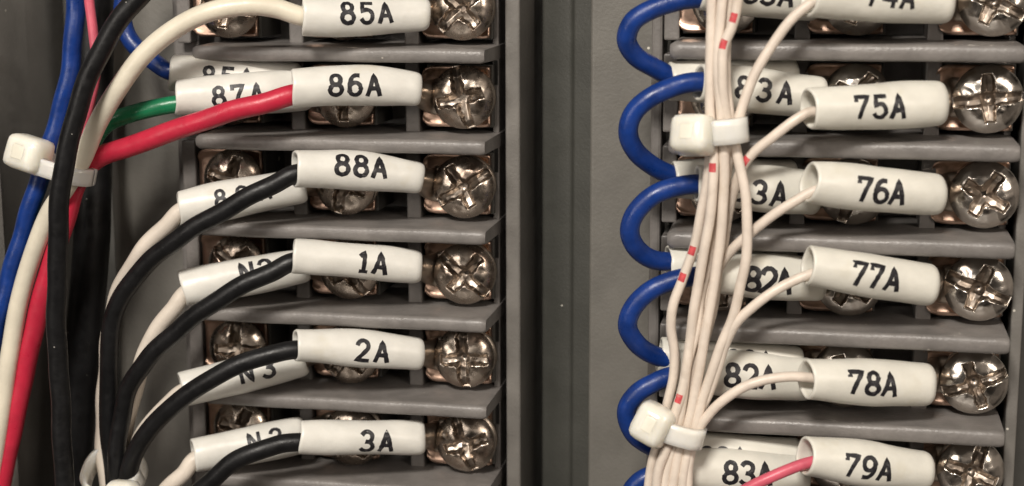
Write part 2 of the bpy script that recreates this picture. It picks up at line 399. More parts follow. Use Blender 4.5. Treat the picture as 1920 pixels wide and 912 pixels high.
# ------------------------------------------------------------------ tubes
def catmull(pts, per=10):
    P_ = [np.array(p, float) for p in pts]
    P_ = [2*P_[0]-P_[1]]+P_+[2*P_[-1]-P_[-2]]
    out = []
    for i in range(1, len(P_)-2):
        p0, p1, p2, p3 = P_[i-1:i+3]
        t0 = 0; t1 = t0+np.linalg.norm(p1-p0)**.5; t2 = t1+np.linalg.norm(p2-p1)**.5; t3 = t2+np.linalg.norm(p3-p2)**.5
        for k in range(per):
            t = t1+(t2-t1)*k/per
            A1 = (t1-t)/(t1-t0)*p0+(t-t0)/(t1-t0)*p1; A2 = (t2-t)/(t2-t1)*p1+(t-t1)/(t2-t1)*p2; A3 = (t3-t)/(t3-t2)*p2+(t-t2)/(t3-t2)*p3
            B1 = (t2-t)/(t2-t0)*A1+(t-t0)/(t2-t0)*A2; B2 = (t3-t)/(t3-t1)*A2+(t-t1)/(t3-t1)*A3
            out.append((t2-t)/(t2-t1)*B1+(t-t1)/(t2-t1)*B2)
    out.append(P_[-2]); return np.array(out)
def frames(path):
    T = np.gradient(path, axis=0); T /= np.linalg.norm(T, axis=1)[:, None]
    n = np.array([0, 0, 1.0]); n = n-T[0]*n.dot(T[0])
    if np.linalg.norm(n) < .1: n = np.array([0, 1.0, 0]); n = n-T[0]*n.dot(T[0])
    n /= np.linalg.norm(n); Ns = [n]
    for t in T[1:]:
        n = Ns[-1]-t*Ns[-1].dot(t); n /= np.linalg.norm(n); Ns.append(n)
    Ns = np.array(Ns); return T, Ns, np.cross(T, Ns)
def tube(path, r, seg=20):
    T, A, B = frames(path); n = len(path)
    r = np.full(n, r) if np.isscalar(r) else np.asarray(r)
    V = []; F = []
    for i in range(n):
        for k in range(seg):
            a = 2*PI*k/seg; V.append(path[i]+r[i]*(math.cos(a)*A[i]+math.sin(a)*B[i]))
    for i in range(n-1):
        for k in range(seg):
            a = i*seg+k; b = i*seg+(k+1) % seg; F.append((a, b, b+seg, a+seg))
    F.append(tuple(range(seg))[::-1]); F.append(tuple(range((n-1)*seg, n*seg)))
    return V, F
def wire_path(ctrl, wob=0.05, seed=0):
    path = catmull([P(*c) if len(c) == 3 else np.array(c[:3]) for c in ctrl], 12)
    g = np.random.default_rng(seed)
    s = np.concatenate([[0], np.cumsum(np.linalg.norm(np.diff(path, axis=0), axis=1))])
    for ax in range(3):
        for f in (0.22, 0.5):
            path[:, ax] += wob*g.normal()*np.sin(s*f*2*PI/3+g.uniform(0, 6))*0.5
    return path
def wire(label, ctrl, r, mat, group, wob=0.075, seed=0, name='wire'):
    path = wire_path(ctrl, wob, seed)
    V, F = tube(path, r)
    o = obj(name, V, F, mat, origin=path[0]); tag(o, label, 'wire', group)
    o['_n'] = len(path); ALL[label] = path
    return o
def ring_lug(o, screw, end, r=1.25):
    """crimped ring terminal at a wire's end: ring under the screw head, tongue, barrel leading up into the sleeve"""
    sx, sz, sh = screw; e = np.array(end)
    V = []; F = []
    # ring (flat annulus with thickness)
    n = 28
    for h in (sh, sh+0.65):
        for rr in (1.9, 3.05):
            for k in range(n):
                a = 2*PI*k/n; V.append((sx+rr*math.cos(a), sz+rr*math.sin(a), h))
    for k in range(n):
        k2 = (k+1) % n
        F += [(2*n+k, 3*n+k, 3*n+k2, 2*n+k2), (k, k2, n+k2, n+k), (n+k, n+k2, 3*n+k2, 3*n+k), (k, 2*n+k, 2*n+k2, k2)]
    # tongue turning into the barrel
    a0 = np.array((sx-2.3, sz, sh+0.33)); a1 = np.array((sx-3.6, sz, sh+0.45)); d = e-a1
    pth = catmull([a0, a1, a1+d*0.45, e], 6); T, A, B = frames(pth); st = len(V); seg = 16; m = len(pth)
    for i in range(m):
        t = i/(m-1); q = min(1, max(0, (t-0.2)/0.5)); q = q*q*(3-2*q)
        rh = 0.36*(1-q)+r*q; rz = 1.9*(1-q)+r*1.02*q
        for k in range(seg):
            a = 2*PI*k/seg
            ca, sa = math.cos(a), math.sin(a); pw = 0.6*(1-q)+1.0*q
            V.append(pth[i]+rh*math.copysign(abs(ca)**pw, ca)*A[i]+rz*math.copysign(abs(sa)**pw, sa)*B[i])
    for i in range(m-1):
        for k in range(seg):
            a = st+i*seg+k; b = st+i*seg+(k+1) % seg; F.append((a, b, b+seg, a+seg))
    F.append(tuple(range(st, st+seg))[::-1]); F.append(tuple(range(st+(m-1)*seg, st+m*seg)))
    return obj('crimp_lug', V, F, m_lug, o)

# ------------------------------------------------------------------ marker sleeves with printed codes
def arc(cx, cy, rx, ry, a0, a1, n=18):
    return [(cx+rx*math.cos(math.radians(a0+(a1-a0)*k/n)), cy+ry*math.sin(math.radians(a0+(a1-a0)*k/n))) for k in range(n+1)]
GLYPH = {
 'A': [[(0.0, 0), (.29, 1), (.58, 0)], [(.10, .33), (.48, .33)]],
 'N': [[(0.02, 0), (.02, 1), (.56, 0), (.56, 1)]],
 '1': [[(.12, .80), (.30, .98), (.30, 0)], [(.16, 0.0), (.44, 0.0)]],
 '2': [arc(.29, .72, .26, .28, 165, -35, 18)+[(.03, .0), (.58, .0)]],
 '3': [arc(.26, .75, .25, .25, 150, -90, 16)+arc(.26, .26, .29, .26, 88, -150, 18)],
 '4': [[(.44, 0), (.44, 1), (.0, .32), (.60, .32)]],
 '5': [[(.54, 1.0), (.10, 1.0), (.06, .55)]+arc(.28, .32, .28, .32, 125, -150, 18)],
 '6': [[(.46, .96)]+arc(.40, .42, .38, .56, 100, 178, 8)+arc(.29, .30, .27, .30, 170, 530, 24)],
 '7': [[(.02, .82), (.02, 1.0), (.58, 1.0)]+[(.45, .76), (.33, .5), (.26, .25), (.22, 0)]],
 '8': [arc(.29, .755, .22, .245, 0, 360, 22), arc(.29, .26, .28, .26, 0, 360, 24)],
 '9': [arc(.29, .70, .27, .30, -10, 350, 24)+arc(.18, .58, .38, .56, 0, -75, 8)+[(.10, .04)]],
}
def sleeve(code, label, lt, lb, rt, rb, hl, hr, text=None, mat=None, group='front', bend=0.0, rlug=None, squeeze=0.8, ov=0.13, flare=0.0):
    """lt, lb / rt, rb: photo pixels of the upper and lower corners at the open left end and the crimped right end"""
    mat = mat or m_sleeve
    a = P((lt[0]+lb[0])/2, (lt[1]+lb[1])/2, hl); b = P((rt[0]+rb[0])/2, (rt[1]+rb[1])/2, hr)
    ra = math.dist(lt, lb)/2*mmpx(hl); rb_ = math.dist(rt, rb)/2*mmpx(hr)
    ax = b-a; Ls = np.linalg.norm(ax); ax /= Ls
    camv = np.array([CX, CZ, CH])-(a+b)/2
    n = camv-ax*camv.dot(ax); n /= np.linalg.norm(n)
    u = np.cross(n, ax); u = u if u[1] > 0 else -u
    seed = sum(map(ord, label)); g = np.random.default_rng(seed); ph = g.uniform(0, 6, 4)
    def cen(t): return a+ax*Ls*t+u*bend*4*t*(1-t)
    def rad(t):
        rz = ra*(1-t)+rb_*t+0.10*math.sin(PI*t)*ra
        rz *= 1+0.02*math.sin(t*9+ph[0])
        fl = 1-(1-squeeze)*max(0, (t-0.55)/0.45)**1.5
        if t > 0.94:
            e = (t-0.94)/0.06; k = 1-0.09*e**3; rz *= k; fl *= 1-0.05*e**3
        rz *= 1+0.025*math.sin(t*5.3+ph[1]*2)
        return rz, rz*fl*(0.96+0.0*ov)
    def surf(t, th, off=0.0):
        rz, rh = rad(min(1, max(0, t)))
        lump = 1+0.016*math.sin(3*th+ph[1]+t*5)+0.014*math.sin(2*th+ph[2]-t*8)+0.010*math.sin(5*th+ph[3]+t*13)*math.sin(t*7+ph[0])
        slant = ax*((0.16*math.sin(th+ph[2])+0.05*math.sin(3*th+ph[3]))*max(0, 1-t/0.25)+0.10*math.sin(th+ph[1])*max(0, (t-0.8)/0.2))
        return cen(t)+slant+u*(rz*lump+off)*math.sin(th)+n*(rh*lump+off)*math.cos(th)
    seg = 40; ts = [0, .015, .04, .08]+list(np.linspace(.14, .9, 16))+[.93, .95, .97, .985, 1.0]
    V = []; F = []; rings = []
    wall = 0.33
    seq = [(t, 0.0) for t in ts]
    seq += [(1.012, -0.16), (1.012, -wall), (0.97, -wall-0.05)]
    inner = [(t, -wall) for t in (0.8, .6, .4, .25, .1, .03, 0.0)]
    seq += inner; seq += [(-0.010, -wall*0.7), (-0.010, -wall*0.3)]
    for t, off in seq:
        st = len(V)
        for k in range(seg):
            th = 2*PI*k/seg
            if t < 0:
                v = surf(0, th, off)+ax*Ls*t
            elif t > 1: v = surf(1, th, off)+ax*Ls*(t-1)
            else: v = surf(t, th, off)
            V.append(v)
        rings.append(st)
    for i in range(len(rings)):
        A_, B_ = rings[i], rings[(i+1) % len(rings)]
        for k in range(seg): F.append((A_+k, B_+k, B_+(k+1) % seg, A_+(k+1) % seg))
    root = obj('marker_sleeve', V, F, mat, origin=a)
    tag(root, label, 'sleeve', group)
    if text and code:
        tx0, tx1, ty0, ty1 = text                   # photo box of the printed code
        lx, rx = (lt[0]+lb[0])/2, (rt[0]+rb[0])/2; ly, ry = (lt[1]+lb[1])/2, (rt[1]+rb[1])/2
        tmid = ((tx0+tx1)/2-lx)/(rx-lx); yc = ly+(ry-ly)*tmid
        hm = hl+(hr-hl)*tmid; k = mmpx(hm)
        hh = (math.dist(lt, lb)+math.dist(rt, rb))/4
        slope = math.atan2(ry-ly, rx-lx)
        nch_ = len(code)
        Wt = (tx1-tx0)/(rx-lx)*Ls; Ht = (ty1-ty0)*k
        Ht = max(1.6, Ht-abs(math.sin(slope))*Wt*0.9)
        off = max(-0.85, min(0.85, (yc-(ty0+ty1)/2)/hh)); th0 = math.asin(off)
        for _ in range(12):
            q = topx(surf(tmid, th0)); tmid += ((tx0+tx1)/2-q[0])/(rx-lx)*0.9
            th0 = max(-1.1, min(1.1, th0+(q[1]-(ty0+ty1)/2)/hh*0.6))
        rz0, rh0 = rad(tmid)
        Ht = Ht/max(0.8, math.cos(th0))*(0.86 if nch_ > 2 else 0.95); Wt *= 0.93
        cw = Ht*0.58; nch = len(code); adv = (Wt-cw)/max(1, nch-1)
        tv = []; tf = []; lw = 0.105*Ht
        def put(qx, qy, lift):
            t = tmid+(qx-Wt/2)/Ls; th = th0+(qy-Ht/2)/rz0
            return surf(t, th, lift)
        lift = 0.018
        for ci, ch in enumerate(code):
            for stroke in GLYPH[ch]:
                pts = [np.array((ci*adv+x*Ht, y*Ht))+g.normal(0, 0.004, 2)*Ht for x, y in stroke]
                # resample
                dense = [pts[0]]
                for p, q in zip(pts, pts[1:]):
                    m = max(1, int(np.linalg.norm(q-p)/(0.12*Ht)))
                    dense += [p+(q-p)*j/m for j in range(1, m+1)]
                D = np.array(dense); lift += 0.0006
                # mitred ribbon
                tg = np.gradient(D, axis=0)
                L_, R_ = [], []
                for i in range(len(D)):
                    d0 = D[i]-D[i-1] if i > 0 else D[1]-D[0]; d1 = D[i+1]-D[i] if i < len(D)-1 else D[-1]-D[-2]
                    d0 = d0/np.linalg.norm(d0); d1 = d1/np.linalg.norm(d1)
                    m_ = np.array((-(d0+d1)[1], (d0+d1)[0])); nm = np.linalg.norm(m_)
                    m_ = m_/nm if nm > .2 else np.array((-d0[1], d0[0]))
                    c_ = max(0.8, abs(m_.dot(np.array((-d0[1], d0[0])))))
                    ww = lw/c_*(1+0.07*g.normal())
                    ext = np.zeros(2)
                    if i == 0: ext = -d1*lw*0.6
                    if i == len(D)-1: ext = d0*lw*0.6
                    L_.append(D[i]+m_*ww+ext); R_.append(D[i]-m_*ww+ext)
                st = len(tv)
                for p, q in zip(L_, R_): tv += [put(*p, lift), put(*q, lift)]
                for i in range(len(D)-1): tf.append((st+2*i, st+2*i+1, st+2*i+3, st+2*i+2))
        obj('printed_code', tv, tf, m_ink, root, smooth=False)
    root['_e'] = 0
    return a, b, ax, Ls, root

HF0, HF1 = 3.2, -2.3                                     # front sleeves of the left block: open end, crimped end
FG = 'front row sleeves of the left block'; RG = 'rear row sleeves of the left block'
FR = 'front row sleeves of the right block'; RR = 'rear row sleeves of the right block'
S = {}
def LS(key, code, label, *q, text=None, hl=HF0, hr=HF1, group=FG, **kw):
    S[key] = sleeve(code, label, *q, hl, hr, text=text, group=group, **kw)
LS('85', '85A', 'white sleeve printed 85A at the top of the left block', (573, -6), (565, 67), (801, -2), (801, 57), text=(638, 738, 1, 46), bend=-0.12)
LS('86', '86A', 'white sleeve printed 86A with the red wire entering it', (549, 130), (551, 202), (785, 134), (785, 201), text=(616, 716, 136, 182), bend=0.32)
LS('88', '88A', 'white sleeve printed 88A with a black wire, third front sleeve down', (553, 281), (556, 352), (789, 303), (789, 366), text=(628, 727, 284, 336), bend=0.25)
LS('1', '1A', 'white sleeve printed 1A at a cross-head screw', (551, 448), (552, 513), (787, 471), (787, 533), text=(670, 727, 470, 517), bend=0.12)
LS('2', '2A', 'white sleeve printed 2A at a cross-head screw', (556, 615), (556, 681), (789, 632), (789, 696), text=(667, 730, 636, 682), bend=0.15)
LS('3', '3A', 'white sleeve printed 3A, lowest in the left block', (564, 788), (564, 853), (793, 790), (793, 853), text=(676, 738, 809, 850), bend=0.05)
rk = dict(group=RG, hl=2.0, hr=-3.0)
LS('b1', '85A', 'half hidden white sleeve on the blue wire, above the sleeve 87A', (318, 103), (330, 172), (560, 120), (560, 188), text=(378, 475, 122, 170), group=RG, hl=-0.2, hr=-4.0)
LS('87', '87A', 'white sleeve printed 87A behind the red wire', (328, 149), (335, 217), (578, 130), (580, 206), text=(397, 495, 155, 203), **rk)
LS('89', '89A', 'rear white sleeve under the black wire of sleeve 88A', (325, 358), (350, 424), (568, 316), (574, 381), text=(401, 508, 337, 393), **rk)
LS('N2', 'N2', 'rear white sleeve marked N2 under the black wire of sleeve 1A', (335, 507), (353, 575), (570, 464), (577, 531), text=(450, 510, 482, 532), **rk)
LS('N3', 'N3', 'rear white sleeve marked N3 under the black wire of sleeve 2A', (331, 698), (354, 763), (568, 640), (572, 707), text=(449, 515, 667, 722), **rk)
LS('N2b', 'N2', 'rear white sleeve marked N2 under the black wire of sleeve 3A', (353, 823), (375, 886), (568, 779), (572, 852), text=(465, 529, 800, 848), **rk)
fr = dict(group=FR, hl=6.2, hr=1.3, mat=m_sleeve2, squeeze=0.9)
LS('74', '74A', 'white sleeve cut by the top edge, printed 74A', (1515, -48), (1525, 29), (1780, -32), (1778, 42), text=(1625, 1716, -31, 16), **fr)
LS('75', '75A', 'white sleeve printed 75A in the right block', (1514, 167), (1522, 241), (1766, 156), (1766, 234), text=(1603, 1699, 177, 225), **fr)
LS('76', '76A', 'white sleeve printed 76A in the right block', (1517, 305), (1521, 380), (1766, 329), (1758, 403), text=(1608, 1699, 331, 387), **fr)
LS('77', '77A', 'white sleeve printed 77A in the right block', (1515, 462), (1518, 534), (1753, 499), (1743, 573), text=(1599, 1690, 489, 551), **fr)
LS('78', '78A', 'white sleeve printed 78A in the right block', (1511, 672), (1516, 750), (1745, 684), (1740, 761), text=(1592, 1684, 694, 746), **fr)
LS('79', '79A', 'white sleeve printed 79A with the pink wire, bottom of the right block', (1508, 818), (1514, 893), (1740, 846), (1736, 921), text=(1585, 1675, 850, 907), **fr)
rr = dict(group=RR, hl=3.2, hr=-0.6, mat=m_sleeve2, squeeze=0.9)
LS('r0', '83A', 'rear white sleeve cut by the top edge, behind the white wire bundle', (1312, -52), (1312, 16), (1530, -42), (1530, 38), text=(1395, 1488, -36, 13), **rr)
LS('r1', '83A', 'rear white sleeve printed 83A left of the sleeve 75A', (1312, 121), (1312, 190), (1543, 146), (1540, 224), text=(1380, 1488, 141, 198), **rr)
LS('r2', '83A', 'rear white sleeve printed 83A left of the sleeve 76A', (1308, 310), (1308, 378), (1536, 322), (1530, 404), text=(1372, 1477, 335, 390), **rr)
LS('r3', '82A', 'rear white sleeve printed 82A left of the sleeve 77A', (1305, 478), (1305, 545), (1545, 484), (1540, 566), text=(1396, 1487, 499, 556), **rr)
LS('r4', '82A', 'rear white sleeve printed 82A left of the sleeve 78A', (1262, 655), (1262, 735), (1520, 671), (1520, 750), text=(1359, 1456, 679, 733), **rr)
LS('r5', '83A', 'rear white sleeve printed 83A left of the sleeve 79A', (1262, 842), (1262, 915), (1510, 846), (1510, 930), text=(1356, 1449, 863, 914), **rr)
r2 = dict(group=RR, hl=0.9, hr=-2.0, mat=m_sleeve2, squeeze=0.9)
LS('q1', None, 'lower white sleeve holding the end of the uppermost blue jumper', (1256, 116), (1256, 190), (1490, 110), (1490, 185), **r2)
LS('q2', None, 'lower white sleeve holding the end of the second blue jumper', (1262, 302), (1262, 372), (1490, 300), (1490, 372), **r2)
LS('q3', None, 'lower white sleeve holding the end of the third blue jumper', (1255, 462), (1255, 535), (1490, 465), (1490, 540), **r2)
LS('q4', '82A', 'half hidden white sleeve above the sleeve 82A next to 78A', (1238, 632), (1238, 700), (1500, 650), (1500, 722), text=(1362, 1448, 653, 696), group=RR, hl=0.9, hr=-1.2, mat=m_sleeve2)
LS('q5', '83A', 'half hidden white sleeve above the sleeve 83A next to 79A', (1250, 812), (1250, 880), (1500, 822), (1500, 892), text=(1312, 1400, 836, 880), group=RR, hl=0.9, hr=-1.2, mat=m_sleeve2)

def inside(key, t):                      # a point on the sleeve's axis
    a, b, ax, Ls, root = S[key]; p = a+ax*Ls*t
    return (p[0], p[1], p[2], 0)
def low(key, t, off):                    # same, lying on the lower wall of the sleeve
    p = inside(key, t); return (p[0], p[1]+off, p[2], 0)
GL = 'wires of the left block'; GR = 'wires of the right block'
def scr(blk, col, row):
    if blk == 'L': return ((2.4, 14.75, 27.1)[col], -PITCH*row-PITCH/2, -6.35)
    return ((53.5, 65.75, 77.9)[col], RBZ-PITCH*row-PITCH/2, RBH-6.35)
def lug(o, key, s): ring_lug(o, s, inside(key, 0.86)[:3])

BW = 0.95
# left block, front wires
o = wire('thick cream wire arching over into the sleeve 85A', [inside('85', .8), inside('85', .4), (572, 32, 3.4), (520, 17, 4.2), (460, 11, 5.2), (400, 20, 6), (335, 50, 6.5), (270, 103, 6.8), (222, 165, 6.8), (183, 232, 6.4), (155, 298, 6.0), (128, 345, 5.8), (92, 400, 5.2), (58, 490, 5), (35, 570, 5), (16, 680, 5), (0, 790, 5), (-18, 900, 5), (-35, 990, 5)], BW, m_cream, GL, seed=1); lug(o, '85', scr('L', 2, -1))
o = wire('red wire sweeping down left from the sleeve 86A', [low('86', .8, -.3), low('86', .4, -.42), (553, 178, 3.4), (500, 192, 4.4), (440, 206, 5.0), (380, 228, 5.2), (310, 251, 5.0), (240, 275, 4.6), (190, 293, 4.4), (160, 318, 4.2), (141, 352, 4.2), (126, 400, 4.1), (103, 470, 4.0), (78, 560, 4), (52, 670, 4), (32, 770, 4), (12, 860, 4), (-10, 960, 4)], BW*1.08, m_red, GL, seed=2); lug(o, '86', scr('L', 2, 0))
def front_black(key, label, pts, row, seed):
    o = wire(label, [low(key, .8, -.2), low(key, .4, -.3)]+pts, BW, m_black, GL, seed=seed); lug(o, key, scr('L', 2, row))
front_black('88', 'black wire curving down left from the sleeve 88A', [(555, 327, 3.4), (510, 346, 4.2), (475, 364, 4.8), (440, 384, 5.2), (400, 407, 5.4), (350, 437, 5.5), (303, 470, 5.3), (267, 503, 5.0), (236, 546, 4.6), (214, 592, 4.2), (205, 645, 4), (203, 720, 3.6), (205, 800, 3.4), (212, 880, 3.4), (218, 960, 3.4), (222, 1020, 3.4)], 1, 3)
front_black('1', 'black wire curving down left from the sleeve 1A', [(552, 491, 3.4), (510, 509, 4.2), (450, 538, 5.2), (390, 576, 5.6), (330, 621, 5.4), (280, 670, 5.0), (246, 720, 4.6), (228, 780, 4.4), (220, 840, 4.4), (218, 900, 4.4), (220, 980, 4.4), (222, 1030, 4.4)], 2, 4)
front_black('2', 'black wire curving down left from the sleeve 2A', [(556, 657, 3.4), (510, 665, 4.3), (450, 683, 5.4), (390, 714, 6.0), (330, 757, 6.0), (285, 800, 5.6), (255, 845, 5.2), (241, 890, 5), (236, 950, 5), (235, 1020, 5)], 3, 5)
front_black('3', 'black wire leaving the sleeve 3A at the bottom edge', [(564, 829, 3.4), (520, 835, 4.2), (465, 853, 5.2), (415, 885, 5.6), (370, 925, 5.6), (330, 975, 5.2), (300, 1030, 5)], 4, 6)
# left block, rear wires
o = wire('short green wire entering the sleeve 87A', [low('87', .8, -.3), low('87', .4, -.4), (335, 195, 2.2), (290, 203, 2.8), (240, 216, 3.0), (205, 230, 3.0), (180, 256, 2.6), (162, 300, 2.2), (143, 352, 2.0), (126, 400, 1.9), (103, 470, 1.8), (78, 560, 1.8), (52, 670, 1.8), (32, 770, 1.8), (12, 860, 1.8), (-10, 960, 1.8)], BW*0.92, m_green, GL, seed=7); lug(o, '87', scr('L', 1, 0))
o = wire('blue wire curving behind the cream wire into the half hidden sleeve', [inside('b1', .8), inside('b1', .4), (322, 134, -0.2), (290, 116, -0.4), (255, 88, -0.8), (236, 58, -1), (230, 20, -1), (240, -30, -1), (262, -80, -1)], BW*0.95, m_blue, GL, seed=8); lug(o, 'b1', scr('L', 1, 0))
o = wire('white wire under the black wire of sleeve 88A', [inside('89', .8), inside('89', .4), (343, 393, 2.1), (310, 424, 2.4), (272, 464, 2.4), (242, 508, 2.2), (218, 560, 2.0), (206, 620, 1.8), (199, 700, 1.6), (194, 770, 1.6), (194, 840, 2.0), (202, 920, 2.4), (210, 1010, 2.6)], BW*0.9, m_white, GL, seed=9); lug(o, '89', scr('L', 1, 1))
o = wire('white wire under the black wire of sleeve 1A', [inside('N2', .8), inside('N2', .4), (350, 548, 2.1), (325, 580, 2.4), (295, 618, 2.4), (272, 662, 2.4), (258, 710, 2.4), (244, 765, 2.4), (233, 820, 2.4), (226, 880, 2.4), (224, 960, 2.4), (224, 1020, 2.4)], BW*0.9, m_white, GL, seed=10); lug(o, 'N2', scr('L', 1, 2))
o = wire('white wire hidden under the black wire of sleeve 2A', [inside('N3', .8), inside('N3', .4), (345, 733, 2.1), (318, 755, 2.6), (290, 783, 2.8), (265, 818, 3.0), (248, 858, 3.0), (238, 900, 3.0), (232, 960, 3), (230, 1020, 3)], BW*0.85, m_white, GL, seed=11); lug(o, 'N3', scr('L', 1, 3))
o = wire('white wire leaving the lowest rear sleeve at the bottom edge', [inside('N2b', .8), inside('N2b', .4), (368, 860, 2.1), (345, 888, 2.6), (318, 912, 2.8), (290, 950, 3.0), (270, 1000, 3)], BW*0.9, m_white, GL, seed=12); lug(o, 'N2b', scr('L', 1, 4))
# wires running up the left side
wire('thick black wire running down in front of the left cable tie', [(330, -70, 8), (262, -8, 8.5), (222, 40, 9), (185, 105, 9.6), (155, 175, 10), (134, 245, 10.2), (119, 320, 10.2), (111, 400, 10), (107, 500, 9.6), (107, 620, 9.2), (113, 760, 9), (122, 900, 9), (130, 1000, 9)], 0.98, m_black, 'wires running up the left side', seed=13)
wire('blue wire running down the left side behind the cable tie', [(146, -70, 2), (142, 0, 2), (138, 80, 2.2), (126, 160, 2.6), (106, 235, 3), (82, 310, 3.4), (55, 395, 3.6), (30, 480, 3.8), (8, 560, 4), (-15, 650, 4), (-40, 760, 4)], 0.98, m_blue, 'wires running up the left side', seed=14)
wire('thin pink wire between the blue and the thick black wire', [(163, -70, 4), (168, 0, 4), (174, 60, 4.2), (180, 120, 4.4), (172, 180, 4.4), (155, 250, 4.2), (140, 310, 4.0), (128, 370, 3.4), (110, 450, 3), (96, 540, 3)], 0.50, m_pink, 'wires running up the left side', seed=15)
wire('stout black cable standing behind the wires at lower left', [(176, -90, -7.4), (178, 40, -7), (177, 180, -6.4), (175, 330, -6), (172, 450, -5.6), (160, 600, -5.2), (147, 750, -5), (134, 900, -5), (124, 1020, -5)], 1.98, m_black, 'wires running up the left side', seed=16, name='cable', wob=0.02)
# blue jumpers of the right block
BJ = 'blue jumper wires of the right block'
def jumper(label, pts, k0, k1, row, seed):
    c = ([inside(k0, .7), inside(k0, .3)] if k0 else [])+pts+([inside(k1, .3), inside(k1, .7)] if k1 else [])
    o = wire(label, c, BW*0.98, m_blue, BJ, seed=seed)
    if k0: lug(o, k0, scr('R', 1, row))
jumper('uppermost blue jumper loop cut by the top edge', [(1312, -4, 3.6), (1268, 3, 4.2), (1222, 18, 4.8), (1186, 42, 5), (1174, 74, 4.6), (1190, 102, 3.6), (1222, 125, 2.4), (1262, 146, 1.2)], 'r0', 'q1', -1, 21)
jumper('second blue jumper loop down, beside the upper cable tie', [(1312, 154, 3.6), (1268, 160, 4.2), (1222, 181, 4.8), (1188, 216, 5), (1178, 252, 4.8), (1190, 284, 4), (1222, 310, 2.6), (1265, 328, 1.2)], 'r1', 'q2', 0, 22)
jumper('third blue jumper loop down, in the middle', [(1308, 345, 3.6), (1268, 350, 4.2), (1222, 369, 4.8), (1190, 402, 5), (1181, 436, 4.8), (1193, 466, 4), (1222, 486, 2.6), (1262, 492, 1.4)], 'r2', 'q3', 1, 23)
jumper('fourth blue jumper loop down, left of the spread white wires', [(1300, 519, 3.6), (1262, 526, 4.2), (1218, 545, 4.8), (1188, 578, 5), (1178, 612, 4.8), (1192, 642, 4), (1218, 662, 2.6), (1258, 674, 1.4)], 'r3', 'q4', 2, 24)
jumper('fifth blue jumper loop down, behind the lower cable tie', [(1262, 706, 3.4), (1230, 716, 4), (1196, 736, 4.4), (1175, 768, 4.4), (1182, 802, 4), (1206, 830, 2.8), (1256, 850, 1.2)], 'r4', 'q5', 3, 25)
jumper('lowest blue jumper loop at the bottom edge', [(1262, 880, 3.4), (1232, 888, 4), (1200, 904, 4.4), (1180, 932, 4.4), (1186, 970, 4)], 'r5', None, 4, 26)
# thin white wires of the right block
GT = 'thin white wires of the bundle'
TW = 0.47
def thin(label, ctrl, seed, key=None, row=None, r=TW, marks=()):
    o = wire(label, ctrl, r, m_thin, GT, seed=seed, wob=0.06)
    if key: lug(o, key, scr('R', 2, row))
    path = ALL[label]; T, A, B = frames(path)
    for mx, my in marks:
        # nearest path point to the printed mark
        best = min(range(2, len(path)-2), key=lambda i: (lambda q: (q[0]-mx)**2+(q[1]-my)**2)(topx(path[i])))
        s = np.concatenate([[0], np.cumsum(np.linalg.norm(np.diff(path, axis=0), axis=1))])
        ss = np.linspace(s[best]-0.42, s[best]+0.42, 7)
        pp = np.array([[np.interp(q, s, path[:, k]) for k in range(3)] for q in ss])
        Tt, AA, BB = frames(pp); c = np.array([CX, CZ, CH])-pp[3]; V = []; F = []
        for i in range(7):
            n = c-Tt[i]*c.dot(Tt[i]); n /= np.linalg.norm(n); b = np.cross(Tt[i], n)
            for k in range(9):
                a = math.radians(-42+84*k/8)+0.3; V.append(pp[i]+(r+0.012)*(math.cos(a)*n+math.sin(a)*b))
        for i in range(6):
            for k in range(8): F.append((i*9+k, i*9+k+1, i*9+k+10, i*9+k+9))
        obj('red_mark', V, F, m_mark, o)
thin('leftmost white wire of the bundle, straight down from the top edge', [(1336, -60, 7.4), (1334, 20, 7.4), (1332, 110, 7.4), (1331, 200, 7.4), (1336, 260, 7.6), (1338, 320, 7.6), (1333, 390, 7.6), (1322, 460, 7.4), (1308, 540, 7.2), (1296, 620, 7), (1287, 690, 7), (1278, 760, 6.8), (1268, 820, 6.8), (1250, 880, 6.8), (1242, 960, 6.8), (1236, 1030, 6.8)], 31, marks=[(1337, 313)])
thin('white wire bowing out left of the bundle with two red marks', [(1352, -60, 6.6), (1347, 30, 6.7), (1340, 110, 6.8), (1340, 200, 6.6), (1334, 270, 6.6), (1326, 340, 6.4), (1314, 400, 6.4), (1301, 465, 6.4), (1282, 520, 6.4), (1263, 570, 6.4), (1258, 615, 6.2), (1264, 660, 6.0), (1262, 710, 6.0), (1251, 760, 6.0), (1240, 815, 6.2), (1222, 870, 6.4), (1212, 950, 6.4), (1205, 1030, 6.4)], 32, marks=[(1300, 468), (1281, 521)])
thin('white wire down the middle of the bundle', [(1362, -60, 7.6), (1352, 30, 7.6), (1345, 110, 7.6), (1351, 200, 7.6), (1356, 260, 7.6), (1358, 330, 7.4), (1354, 410, 7.2), (1344, 500, 7.0), (1331, 580, 7.0), (1318, 650, 7), (1306, 720, 6.8), (1294, 780, 6.8), (1276, 840, 6.8), (1263, 900, 6.8), (1257, 960, 6.8), (1250, 1030, 6.8)], 33)
thin('white wire with two red marks above the upper cable tie', [(1392, -60, 8.0), (1381, 10, 8), (1371, 55, 8), (1358, 90, 8), (1353, 150, 8), (1362, 210, 7.6), (1366, 260, 7.2), (1352, 320, 6.6), (1342, 390, 6.2), (1330, 470, 6.0), (1316, 550, 6.2), (1303, 630, 6.6), (1284, 705, 7.0), (1272, 755, 7.2), (1256, 820, 7.2), (1236, 880, 7.2), (1228, 960, 7.2), (1222, 1030, 7.2)], 34, marks=[(1376, 32), (1359, 84), (1275, 748)])
